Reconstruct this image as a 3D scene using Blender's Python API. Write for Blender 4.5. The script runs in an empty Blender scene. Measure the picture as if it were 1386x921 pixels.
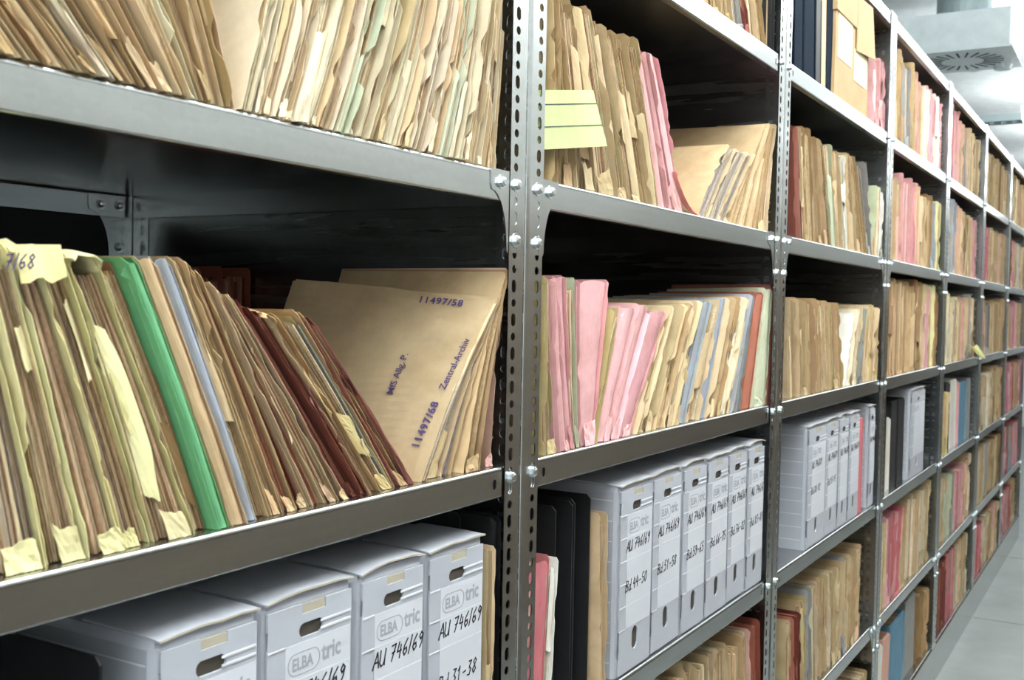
import bpy, math, random
import numpy as np

# ------------------------------------------------------------------ camera, light, exposure
sc = bpy.context.scene
COL = sc.collection
CAM = np.array([-1.4053, -0.8073, 1.7337])
FPX, YAW, PITCH, ROLL = 1454.645, .5329, -.0321, .0191
_f = np.array([math.cos(YAW)*math.cos(PITCH), math.sin(YAW)*math.cos(PITCH), math.sin(PITCH)])
_r = np.cross(_f, [0, 0, 1]); _r /= np.linalg.norm(_r)
_u = np.cross(_r, _f)
_r, _u = math.cos(ROLL)*_r + math.sin(ROLL)*_u, -math.sin(ROLL)*_r + math.cos(ROLL)*_u
from mathutils import Matrix, Vector
cd = bpy.data.cameras.new('camera')
cam = bpy.data.objects.new('camera', cd); COL.objects.link(cam)
m = Matrix.Identity(4)
for i in range(3):
    m[i][0] = _r[i]; m[i][1] = _u[i]; m[i][2] = -_f[i]; m[i][3] = CAM[i]
cam.matrix_world = m
cd.sensor_fit = 'HORIZONTAL'; cd.sensor_width = 36; cd.lens = FPX/1386*36
cd.clip_start = .02; cd.clip_end = 100
cd.dof.use_dof = True; cd.dof.focus_distance = 1.85; cd.dof.aperture_fstop = 10
sc.camera = cam
sc.view_settings.view_transform = 'Standard'; sc.view_settings.look = 'None'
sc.view_settings.gamma = 1; sc.view_settings.use_curve_mapping = False
sc.view_settings.exposure = -0.1
LAMP_W = 12.0                                   # downward watts of each ceiling batten; the added uplight is a multiple
w = bpy.data.worlds.new('world'); sc.world = w; w.use_nodes = True
w.node_tree.nodes['Background'].inputs[0].default_value = (.8, .9, 1, 1)
w.node_tree.nodes['Background'].inputs[1].default_value = .05

def at(px, py, y):
    """world point on the plane y=const seen at photograph pixel (px,py)"""
    d = _f + _r*(px-693)/FPX - _u*(py-460.5)/FPX
    return CAM + d*((y-CAM[1])/d[1])
def pix(p):
    d = np.array(p)-CAM; z = d@_f
    return 693+FPX*(d@_r)/z, 460.5-FPX*(d@_u)/z
def x_at(px, z, y):
    a, b = -3., 12.
    for _ in range(50):
        c = (a+b)/2
        q = (np.array([c, y, z])-CAM)@_f
        if q <= 0 or pix((c, y, z))[0] < px: a = c
        else: b = c
    return (a+b)/2

BAY = 1.3
SH = dict(T=2.7936, S0=2.3735, S1=1.9298, S2=1.4963, S3=1.0495, S4=.6131, S5=.180)
LIP = .044
DEP = .873
# ------------------------------------------------------------------ helpers
def lin(c):
    return tuple(((v/255)/12.92 if v/255 <= .04045 else ((v/255+.055)/1.055)**2.4) for v in c)
def tag(o, label, cat, group=None, kind=None):
    if label: o['label'] = label
    if cat: o['category'] = cat
    if group: o['group'] = group
    if kind: o['kind'] = kind
    return o
def empty(name, loc, label, cat, group=None):
    o = bpy.data.objects.new(name, None); COL.objects.link(o)
    o.empty_display_size = .05; o.location = loc
    return tag(o, label, cat, group)
class MB:
    def __init__(s): s.v = []; s.f = []; s.c = []
    def add(s, vs, fs, col=None):
        n = len(s.v); s.v += [tuple(map(float, q)) for q in vs]
        s.f += [tuple(n+i for i in f) for f in fs]
        s.c += [col]*len(vs)
    def grid(s, P, col=None, close=False):
        """P: array (a,b,3) -> quads"""
        P = np.asarray(P, float); a, b = P.shape[:2]; n = len(s.v)
        s.v += [tuple(q) for q in P.reshape(-1, 3)]
        if isinstance(col, np.ndarray): s.c += [tuple(q) for q in col.reshape(-1, 3)]
        else: s.c += [col]*(a*b)
        for i in range(a-1):
            for j in range(b-1):
                s.f.append((n+i*b+j, n+(i+1)*b+j, n+(i+1)*b+j+1, n+i*b+j+1))
    def sheet(s, P, N, col=None):
        """closed two-sided sheet: P (a,b,3) and P+N"""
        P = np.asarray(P, float); Q = P + N; a, b = P.shape[:2]; n = len(s.v)
        s.v += [tuple(q) for q in P.reshape(-1, 3)] + [tuple(q) for q in Q.reshape(-1, 3)]
        s.c += [col]*(2*a*b); k = a*b
        for i in range(a-1):
            for j in range(b-1):
                q = (n+i*b+j, n+(i+1)*b+j, n+(i+1)*b+j+1, n+i*b+j+1)
                s.f.append(q); s.f.append(tuple(k+t for t in q[::-1]))
        rim = [i*b for i in range(a)] + [(a-1)*b+j for j in range(1, b)] + [i*b+b-1 for i in range(a-2, -1, -1)] + list(range(b-2, 0, -1))
        for i in range(len(rim)):
            p, q = n+rim[i], n+rim[(i+1) % len(rim)]
            s.f.append((p, p+k, q+k, q))
    def box(s, x0, x1, y0, y1, z0, z1, col=None):
        v = [(x, y, z) for z in (z0, z1) for y in (y0, y1) for x in (x0, x1)]
        s.add(v, [(0, 2, 3, 1), (4, 5, 7, 6), (0, 1, 5, 4), (2, 6, 7, 3), (0, 4, 6, 2), (1, 3, 7, 5)], col)
    def prism(s, poly, ax, a, b, col=None):
        """poly of 2-D points extruded along axis ax from a to b"""
        def p(q, t):
            return {'x': (t, q[0], q[1]), 'y': (q[0], t, q[1]), 'z': (q[0], q[1], t)}[ax]
        n = len(poly)
        v = [p(q, a) for q in poly]+[p(q, b) for q in poly]
        f = [tuple(range(n))[::-1], tuple(range(n, 2*n))]+[(i, (i+1) % n, n+(i+1) % n, n+i) for i in range(n)]
        s.add(v, f, col)
    def cyl(s, c, ax, r, h, n=16, r2=None, col=None):
        r2 = r if r2 is None else r2
        ring = [(math.cos(2*math.pi*i/n), math.sin(2*math.pi*i/n)) for i in range(n)]
        def p(q, rr, t):
            a, b = q[0]*rr, q[1]*rr
            return {'x': (c[0]+t, c[1]+a, c[2]+b), 'y': (c[0]+a, c[1]+t, c[2]+b), 'z': (c[0]+a, c[1]+b, c[2]+t)}[ax]
        v = [p(q, r, 0) for q in ring]+[p(q, r2, h) for q in ring]
        s.add(v, [tuple(range(n))[::-1], tuple(range(n, 2*n))]+[(i, (i+1) % n, n+(i+1) % n, n+i) for i in range(n)], col)
    def tile(s, O, A, B, N, wa, wb, ha, hb, th, rnd=True, ca=None, cb=None):
        """plate wa x wb from O along A,B with one through hole of half sizes ha,hb; thickness th along N"""
        O, A, B, N = map(np.array, (O, A, B, N)); O = O.astype(float)
        ca = wa/2 if ca is None else ca; cb = wb/2 if cb is None else cb
        hole = []; out = []
        for k in range(12):
            t = 2*math.pi*k/12+math.pi/4
            c, d = math.cos(t), math.sin(t)
            if hb > ha and rnd: hole.append((ca+c*ha, cb+d*ha+math.copysign(hb-ha, d) if abs(d) > 1e-6 else cb))
            elif ha > hb and rnd: hole.append((ca+c*hb+(math.copysign(ha-hb, c) if abs(c) > 1e-6 else 0), cb+d*hb))
            else: hole.append((ca+c*ha, cb+d*hb))
            mx = max(abs(c), abs(d)); c, d = c/mx, d/mx
            out.append((wa if c > .999 else 0 if c < -.999 else ca+(c*(wa-ca) if c > 0 else c*ca),
                        wb if d > .999 else 0 if d < -.999 else cb+(d*(wb-cb) if d > 0 else d*cb)))
        pts = [O+A*a+B*b for a, b in hole+out]
        v = pts+[q+N*th for q in pts]; f = []
        for i in range(12):
            j = (i+1) % 12
            f += [(i, j, 12+j, 12+i), (24+j, 24+i, 36+i, 36+j), (j, i, 24+i, 24+j)]
        s.add(v, f)
    def mesh(s, name, mat, smooth=False):
        me = bpy.data.meshes.new(name); me.from_pydata(s.v, [], s.f); me.update()
        if s.c and s.c[0] is not None:
            a = me.color_attributes.new('tint', 'FLOAT_COLOR', 'POINT')
            a.data.foreach_set('color', np.array([(*c, 1) for c in s.c], 'f').ravel())
        for mt in (mat if isinstance(mat, list) else [mat]): me.materials.append(mt)
        if smooth: me.polygons.foreach_set('use_smooth', [True]*len(me.polygons))
        return me
    def build(s, name, mat, parent=None, loc=(0, 0, 0), smooth=False):
        return link(name, s.mesh(name, mat, smooth), parent, loc)
def link(name, me, parent=None, loc=(0, 0, 0)):
    o = bpy.data.objects.new(name, me); COL.objects.link(o)
    o.location = loc
    if parent: o.parent = parent
    return o
# ------------------------------------------------------------------ materials
def nodes(name):
    mt = bpy.data.materials.new(name); mt.use_nodes = True
    nt = mt.node_tree; return mt, nt, nt.nodes['Principled BSDF']
def N(nt, t, **kw):
    n = nt.nodes.new(t)
    for k, v in kw.items():
        if k in n.inputs: n.inputs[k].default_value = v
        else: setattr(n, k, v)
    return n
def mul(nt, a, b, fac=1.0):
    n = nt.nodes.new('ShaderNodeMix'); n.data_type = 'RGBA'; n.blend_type = 'MULTIPLY'
    n.inputs[0].default_value = fac
    nt.links.new(a, n.inputs[6]); nt.links.new(b, n.inputs[7]); return n.outputs[2]
def ramp(nt, src, stops):
    n = nt.nodes.new('ShaderNodeValToRGB'); el = n.color_ramp.elements
    while len(el) < len(stops): el.new(.5)
    for e, (p, c) in zip(el, stops): e.position = p; e.color = (*c, 1) if len(c) == 3 else c
    nt.links.new(src, n.inputs[0]); return n.outputs[0]
def mapped(nt, scale, coord='Object'):
    tc = nt.nodes.new('ShaderNodeTexCoord'); mp = nt.nodes.new('ShaderNodeMapping')
    mp.inputs['Scale'].default_value = scale
    nt.links.new(tc.outputs[coord], mp.inputs[0]); return mp.outputs[0]
def noise(nt, vec, scale, detail=3, rough=.6):
    n = N(nt, 'ShaderNodeTexNoise', Scale=scale, Detail=detail, Roughness=rough)
    nt.links.new(vec, n.inputs['Vector']); return n.outputs[0]
def bump(nt, b, h, strength, dist=.002):
    n = N(nt, 'ShaderNodeBump', Strength=strength, Distance=dist)
    nt.links.new(h, n.inputs['Height']); nt.links.new(n.outputs[0], b.inputs['Normal'])

def mat_paper(name, vscale, lo, hi, rough=.85, bs=.25, stain=True):
    mt, nt, b = nodes(name)
    at_ = N(nt, 'ShaderNodeAttribute', attribute_name='tint')
    v = mapped(nt, vscale)
    n1 = noise(nt, v, 1.0, 5, .65)
    g = ramp(nt, n1, [(.25, (lo,)*3), (.75, (hi,)*3)])
    c = mul(nt, at_.outputs[0], g)
    if stain:
        n2 = noise(nt, mapped(nt, (9, 9, 9)), 1.0, 4, .6)
        c = mul(nt, c, ramp(nt, n2, [(.3, (.80, .74, .66)), (.55, (1, 1, 1))]), .8)
    nt.links.new(c, b.inputs['Base Color'])
    b.inputs['Roughness'].default_value = rough
    b.inputs['Specular IOR Level'].default_value = .2
    bump(nt, b, n1, bs)
    return mt
M = {}
M['pages'] = mat_paper('paper_sheet_edges', (520, 160, 6), .60, 1.14, .9, .5)
M['cover'] = mat_paper('folder_card', (25, 25, 25), .86, 1.08, .8, .25)
M['card'] = mat_paper('plain_card', (40, 40, 40), .95, 1.03, .75, .1, False)
def mat_galv(name, base, rlo, rhi):
    mt, nt, b = nodes(name)
    v = mapped(nt, (1, 1, 1))
    vo = N(nt, 'ShaderNodeTexVoronoi', Scale=160.0); nt.links.new(v, vo.inputs['Vector'])
    n1 = noise(nt, mapped(nt, (6, 6, 60)), 1.0, 4)
    sp = ramp(nt, vo.outputs['Color'], [(0, tuple(.93*x for x in base)), (1, base)])
    nt.links.new(mul(nt, sp, ramp(nt, n1, [(.3, (.93,)*3), (.7, (1.03,)*3)])), b.inputs['Base Color'])
    n2 = noise(nt, mapped(nt, (2, 2, 40)), 1.0, 2)
    nt.links.new(ramp(nt, n2, [(.2, (rlo,)*3), (.8, (rhi,)*3)]), b.inputs['Roughness'])
    b.inputs['Metallic'].default_value = 1
    return mt
M['galv'] = mat_galv('galvanised_steel', (.52, .54, .545), .20, .25)
M['sheet'] = mat_galv('dull_steel_sheet', (.36, .385, .38), .24, .30)
M['bolt'] = mat_galv('zinc_bolt', (.66, .71, .73), .2, .3)
def mat_plain(name, rgb, rough=.6, metal=0, lo=.92, hi=1.05, sc_=12, spec=.4):
    mt, nt, b = nodes(name)
    n1 = noise(nt, mapped(nt, (sc_,)*3), 1.0, 4)
    cc = N(nt, 'ShaderNodeRGB'); cc.outputs[0].default_value = (*lin(rgb), 1)
    nt.links.new(mul(nt, cc.outputs[0], ramp(nt, n1, [(.3, (lo,)*3), (.7, (hi,)*3)])), b.inputs['Base Color'])
    b.inputs['Roughness'].default_value = rough; b.inputs['Metallic'].default_value = metal
    b.inputs['Specular IOR Level'].default_value = spec
    return mt
M['boxgrey'] = mat_plain('grey_archive_board', (166, 168, 176), .85, 0, .95, 1.03, 8)
M['boxlight'] = mat_plain('pale_label_print', (194, 196, 203), .85, 0, .98, 1.02, 8)
M['boxline'] = mat_plain('grey_box_line', (206, 208, 212), .8)
M['boxraw'] = mat_plain('raw_board_edge', (168, 160, 142), .9)
M['logo'] = mat_plain('grey_logo_print', (152, 154, 162), .8)
M['dark'] = mat_plain('dark_hole_shade', (64, 58, 50), .9)
M['ink'] = mat_plain('black_marker_ink', (26, 26, 34), .6)
M['stamp'] = mat_plain('violet_stamp_ink', (72, 58, 104), .8)
M['black'] = mat_plain('black_binder_cloth', (28, 28, 30), .55, 0, .8, 1.1, 30)
M['navy'] = mat_plain('navy_binder_board', (12, 26, 40), .9, 0, .85, 1.1, 20, .1)
M['brownbox'] = mat_plain('brown_cardboard', (172, 144, 106), .8, 0, .85, 1.06, 10)
M['wall'] = mat_plain('brown_wall_for_reflection', (120, 109, 96), .85)
M['wallup'] = mat_plain('pale_wall_for_reflection', (186, 187, 184), .85)
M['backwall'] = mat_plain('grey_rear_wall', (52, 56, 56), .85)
M['ceil'] = mat_plain('white_ceiling_paint', (236, 240, 242), .9)
M['white'] = mat_plain('white_enamel', (226, 234, 236), .45)
M['ductgrey'] = mat_plain('zinc_duct', (176, 190, 192), .4, .3)
M['slot'] = mat_plain('dark_slot', (60, 70, 72), .8)
M['joint'] = mat_plain('floor_joint', (112, 116, 112), .9)
# floor: large pale slabs with worn mottling
mt, nt, b = nodes('pale_floor_slabs')
v = mapped(nt, (1, 1, 1))
n1 = noise(nt, v, 3.0, 6)
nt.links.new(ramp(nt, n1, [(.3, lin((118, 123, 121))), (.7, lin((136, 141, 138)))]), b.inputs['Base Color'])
b.inputs['Roughness'].default_value = .45
M['floor'] = mt
mt, nt, b = nodes('lamp_diffuser')
b.inputs['Base Color'].default_value = (.9, .9, .9, 1)
b.inputs['Emission Color'].default_value = (.95, 1, .98, 1); b.inputs['Emission Strength'].default_value = 7
M['lamp'] = mt
# ------------------------------------------------------------------ room
XL, XR, YB, YA, ZC = -2.9, 17.0, 1.02, -1.62, 3.85
def struct(name, mb, mat):
    o = mb.build(name, mat); o['kind'] = 'structure'; return o
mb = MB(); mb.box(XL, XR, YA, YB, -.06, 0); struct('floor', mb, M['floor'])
mb = MB(); mb.box(XL, XR, YA, YB, ZC, ZC+.06); struct('ceiling', mb, M['ceil'])
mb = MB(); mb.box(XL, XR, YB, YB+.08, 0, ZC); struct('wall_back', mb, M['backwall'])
mb = MB(); mb.box(-.85, XR, YA-.08, YA, 0, 2.12); struct('wall_reflect_brown', mb, M['wall'])  # unseen opposite side, browned for lip reflections, in place of a rack
mb = MB(); mb.box(XL, -.85, YA-.08, YA, 0, 2.12); struct('wall_reflect_white', mb, M['ceil'])  # unseen stretch kept white so the post ridges reflect something bright
mb = MB(); mb.box(XL, XR, YA-.08, YA, 2.12, ZC); struct('wall_reflect_upper', mb, M['wallup'])  # unseen upper part, split off and toned for what higher lips reflect
mb = MB(); mb.box(XL-.08, XL, YA, YB, 0, ZC); struct('wall_left', mb, M['ceil'])
mb = MB(); mb.box(XR, XR+.08, YA, YB, 0, ZC); struct('wall_right', mb, M['ceil'])
for i, x in enumerate((1.6, 3.4, 5.2, 7.0, 8.8, 10.6)):
    mb = MB(); mb.box(x-.004, x+.004, YA, -.012, 0, .0012); struct('trim_%d' % (i+1), mb, M['joint'])

def batten(x, label):
    o = empty('ceiling_light', (x, -.72, ZC-.68), label, 'ceiling light', 'fluorescent lights across the aisle')
    mb = MB(); mb.prism([(-.09, .05), (-.06, .09), (.06, .09), (.09, .05), (.085, .045), (-.085, .045)], 'y', -.75, .75); mb.build('housing', M['white'], o)
    mb = MB(); mb.prism([(-.082, .045), (.082, .045), (.07, .0), (.04, -.018), (-.04, -.018), (-.07, .0)], 'y', -.74, .74); mb.build('diffuser', M['lamp'], o)
    for s in (-.5, .5):
        mb = MB(); mb.cyl((0, s, .09), 'z', .006, .59, 8); mb.build('hanger', M['white'], o)
    l = bpy.data.lights.new('batten_glow', 'AREA'); l.shape = 'RECTANGLE'; l.size = .16; l.size_y = 1.48
    l.energy = LAMP_W; l.color = (1, .995, .965)
    lo = bpy.data.objects.new('area_light', l); COL.objects.link(lo); lo.location = (0, 0, -.03); lo.parent = o
    up_fill = l.copy(); up_fill.energy = LAMP_W*5.4; up_fill.color = (.95, 1, 1)          # added upward fill, stronger than the lamp, to whiten the ceiling
    lo = bpy.data.objects.new('area_light', up_fill); COL.objects.link(lo); lo.location = (0, 0, .11); lo.rotation_euler = (math.pi, 0, 0); lo.parent = o
ORD = ['first', 'second', 'third', 'fourth', 'fifth', 'sixth', 'seventh', 'eighth', 'ninth', 'tenth', 'eleventh', 'twelfth',
       'thirteenth', 'fourteenth', 'fifteenth', 'sixteenth', 'seventeenth', 'eighteenth', 'nineteenth', 'twentieth']
TENS = {2: 'twenty', 3: 'thirty', 4: 'forty', 5: 'fifty'}
def ordinal(k):
    if k < 20: return ORD[k]
    t, u = divmod(k+1, 10)
    return ({2: 'twentieth', 3: 'thirtieth', 4: 'fortieth', 5: 'fiftieth'}[t]) if u == 0 else TENS[t]+'-'+ORD[u-1]
for i, x in enumerate((-2.2, -1.0, .2, 1.4, 2.6, 3.6, 7.3, 9.7, 12.0, 14.5)):
    batten(x, 'long white fluorescent ceiling light across the aisle, %s from the camera end' % ordinal(i))
# ------------------------------------------------------------------ shelving
def post_mesh(sx, sy):
    """L-shaped perforated upright; corner at origin, flanges toward sx (x) and sy (y)"""
    mb = MB(); W = .050; R = .009; n = 112; p = 2.80/n; th = .0018
    for k in range(n):
        hb = .0062 if k % 2 else .0098
        a = ((R*sx, 0, k*p), (sx, 0, 0), (0, 0, 1), (0, sy, 0))
        mb.tile(*a, W-R, p, .0062, hb, th, True, .025)
        mb.tile((.0006*sx, R*sy, k*p), (0, sy, 0), (0, 0, 1), (sx, 0, 0), W-R, p, .0062, hb, th, True, .025)
    arc = [(sx*(R-R*math.sin(t)+.0), sy*(R-R*math.cos(t))) for t in np.linspace(0, math.pi/2, 9)]
    arc2 = [(sx*(R-(R-th)*math.sin(t)), sy*(R-(R-th)*math.cos(t))) for t in np.linspace(math.pi/2, 0, 9)]
    arc = [(max(abs(x), .0006)*sx, y) for x, y in arc]
    mb.prism(arc+arc2, 'z', 0, 2.8)
    return mb.mesh('post', M['galv'])
POST = {(sx, sy): post_mesh(sx, sy) for sx in (1, -1) for sy in (1, -1)}
def shelf_mesh():
    mb = MB(); a, b = .006, BAY-.006; y0, y1 = .0026, DEP-.0026; t = .0014; r = .005
    # top sheet with rolled front and back edges, lips and return folds
    def prof(y, s):
        pts = [(y+s*(r-r*math.sin(q)), -r+r*math.cos(q)) for q in np.linspace(0, math.pi/2, 6)]
        return pts
    fr = prof(y0, 1); bk = prof(y1, -1)
    P = np.array([[(x, y, z) for x in (a, b)] for (y, z) in fr[::-1]+bk])
    mb.sheet(P[:, ::-1], np.array([0, 0, -t]))
    for y, s in ((y0, 1), (y1, -1)):
        # lip with one slot near each end
        for xa, xb, hole in ((a, .062, 0), (.062, .086, 1), (.086, b-.08, 0), (b-.08, b-.056, 1), (b-.056, b, 0)):
            if hole: mb.tile((xa, y, -LIP+.001), (1, 0, 0), (0, 0, 1), (0, s, 0), xb-xa, LIP-r-.001, .0045, .0075, t)
            else: mb.box(xa, xb, min(y, y+s*t), max(y, y+s*t), -LIP+.001, -r)
        # rounded return fold
        q = [(y+s*(.0025-.0025*math.cos(w)), -LIP+.001-.0025*math.sin(w)) for w in np.linspace(0, math.pi/2, 5)]
        q += [(y+s*.016, -LIP-.0015), (y+s*.016, -LIP), (y+s*.003, -LIP), (y+s*t, -LIP+.001)]
        mb.prism(q, 'x', a, b)
    for x in (a, b-t): mb.box(x, x+t, y0+.02, y1-.02, -LIP, -t)
    return mb.mesh('shelf', M['galv'])
SHELF = shelf_mesh()
def bolt_mesh():
    mb = MB(); mb.cyl((0, .001, 0), 'y', .0105, -.0018, 14)
    ring = [(.0078*math.cos(math.pi/3*i+.3), .0078*math.sin(math.pi/3*i+.3)) for i in range(6)]
    mb.prism(ring, 'y', -.0062, -.0006)
    mb.cyl((0, -.0062, 0), 'y', .0062, -.0012, 12, .004)
    return mb.mesh('bolt', M['bolt'])
BOLT = bolt_mesh()
def gusset_mesh(s):
    """corner plate below a shelf: straight along the post, hollow curve towards the lip"""
    mb = MB(); w, h = .098, .118
    pts = [(0, 0), (w, 0), (w, -.022)]
    for t in np.linspace(0, math.pi/2, 9): pts.append((w-.004-(w-.056)*math.sin(t), -.030-(h-.034)*(1-math.cos(t))))
    pts += [(.05, -h), (0, -h)]
    mb.prism([(s*x, z) for x, z in pts], 'y', 0, .0016)
    return mb.mesh('corner_plate', M['galv'])
GUS = {1: gusset_mesh(1), -1: gusset_mesh(-1)}
BAYN = ['nearest', 'second', 'third', 'fourth', 'fifth', 'sixth', 'seventh']
def bay(i):
    x0 = (i-1)*BAY
    lab = ['galvanised steel shelving bay nearest the camera, cut by the left frame edge',
           'galvanised steel shelving bay just right of the big double post',
           'third shelving bay from the camera, with cardboard box on its highest shelf',
           'fourth shelving bay from the camera, with one grey box among black binders',
           'fifth shelving bay from the camera, with a yellow sheet hanging at its post',
           'sixth shelving bay from the camera, a narrow strip far down the aisle',
           'farthest shelving bay, cut off by the right frame edge'][i]
    o = empty('shelving_bay', (x0+BAY/2, 0, 0), lab, 'shelving', 'galvanised shelving bays in one row')
    h = -BAY/2
    link('post', POST[(1, 1)], o, (h, 0, 0)); link('post', POST[(-1, 1)], o, (-h, 0, 0))
    link('post', POST[(1, -1)], o, (h, DEP, 0)); link('post', POST[(-1, -1)], o, (-h, DEP, 0))
    for k, z in SH.items(): link('shelf', SHELF, o, (h, 0, z))
    for s in (1, -1):
        mb = MB(); mb.box(-.0005, .0005, .003, DEP-.003, .01, 2.79)
        mb.build('side_panel', M['sheet'], o, (s*(-h-.0002-.0004), 0, 0))
    mb = MB(); mb.box(h+.001, -h-.001, -.0035, -.0012, .002, .176); mb.box(h+.001, -h-.001, -.0035, .0, .174, .1765)
    mb.build('plinth', M['galv'], o)
    for k, z in SH.items():
        gus = k in ('S1', 'S4')
        for s in (1, -1):
            bx = s*(h+.0325)
            if k in ('T', 'S5'): continue
            link('bolt', BOLT, o, (bx, 0, z-.018))
            if gus:
                link('corner_plate', GUS[s], o, (s*(h+.001), .0019+.0001, z-.001) if False else (s*(h+.004), .0009, z-.0005))
                link('bolt', BOLT, o, (bx, 0, z-.100))
                link('bolt', BOLT, o, (s*(h+.074), .0009, z-.018))
                if k == 'S1':
                    link('corner_plate', GUS[s], o, (s*(h+.004), DEP-.0062, z-LIP+.040))
                    link('bolt', BOLT, o, (s*(h+.0325), DEP-.0065, z-.022)); link('bolt', BOLT, o, (s*(h+.074), DEP-.0065, z-.022))
                    link('bolt', BOLT, o, (s*(h+.0325), DEP-.0065, z-.100))
    return o
for i in range(7): bay(i)
# ------------------------------------------------------------------ paper files
PAL = {  # cover colours
 't': (200, 173, 132, 'tan'), 'k': (190, 158, 114, 'kraft brown'), 'c': (214, 199, 168, 'cream'), 'y': (218, 209, 152, 'pale yellow'),
 'w': (226, 222, 212, 'whitish'), 'p': (216, 158, 160, 'pink'), 'r': (196, 106, 112, 'raspberry red'), 'm': (128, 66, 56, 'maroon'),
 'o': (168, 94, 72, 'orange red'), 'g': (92, 162, 108, 'green'), 'b': (148, 154, 164, 'blue grey'), 'u': (96, 138, 162, 'blue'),
 'l': (188, 194, 164, 'pale green'), 'n': (150, 116, 78, 'dark brown'), 's': (150, 150, 146, 'grey'), 'h': (214, 168, 150, 'salmon'),
 'e': (190, 170, 116, 'olive yellow')}
PAGE = {'warm': [(178, 146, 108), (194, 162, 122), (168, 136, 102), (206, 180, 142), (166, 150, 130), (184, 146, 114)],
        'tan': [(196, 162, 118), (206, 178, 136), (184, 148, 104), (214, 192, 156), (176, 146, 108), (196, 170, 130)],
        'pale': [(208, 184, 148), (194, 166, 128), (220, 202, 170), (184, 152, 114), (212, 192, 158), (174, 142, 106)],
        'red': [(150, 84, 66), (176, 112, 84), (134, 66, 58), (190, 140, 104), (166, 100, 80), (196, 152, 116)],
        'pink': [(222, 158, 160), (214, 140, 146), (226, 176, 172), (200, 150, 140), (216, 166, 160), (206, 130, 138)],
        'grey': [(168, 160, 150), (186, 172, 152), (150, 144, 140), (196, 180, 156), (160, 150, 144), (180, 160, 136)],
        'mix': [(186, 148, 110), (150, 92, 74), (206, 184, 148), (160, 160, 160), (176, 130, 96), (214, 196, 160), (140, 110, 84)],
        'white': [(224, 216, 200), (212, 204, 190), (230, 222, 206), (200, 190, 172), (220, 208, 186), (206, 196, 180)]}
PG = {'t': 'tan', 'k': 'tan', 'c': 'pale', 'y': 'warm', 'w': 'white', 'p': 'pink', 'r': 'pink', 'm': 'red', 'o': 'red', 'g': 'grey',
      'b': 'grey', 'u': 'grey', 'l': 'pale', 'n': 'tan', 's': 'grey', 'h': 'tan', 'e': 'tan'}
def jit(rng, c, a=10):
    l = rng.gauss(0, a)*.9; g = sum(c[:3])/3
    return lin([max(4, min(250, g+(v-g)*.86+l+rng.gauss(0, a)*.15)) for v in c[:3]])
def smooth_noise(rng, n, amp, k=4):
    p = [rng.uniform(-1, 1) for _ in range(k+2)]
    return np.interp(np.linspace(0, k+1, n), range(k+2), p)*amp
def ragged(rng, n, base, step, tears=2):
    """protrusion of a worn card edge: torn steps and a few notches"""
    a = np.full(n, base)
    for _ in range(rng.randint(1, 4)):
        k = rng.randint(1, n-2); a[k:] += rng.uniform(-step, step)
    for _ in range(tears):
        k = rng.randint(1, n-3); a[k:k+rng.randint(1, 3)] -= rng.uniform(.2, 1)*step*1.4
    a += np.array([rng.gauss(0, step*.05) for _ in range(n)])
    return np.clip(a, -.010, .016)
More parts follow.
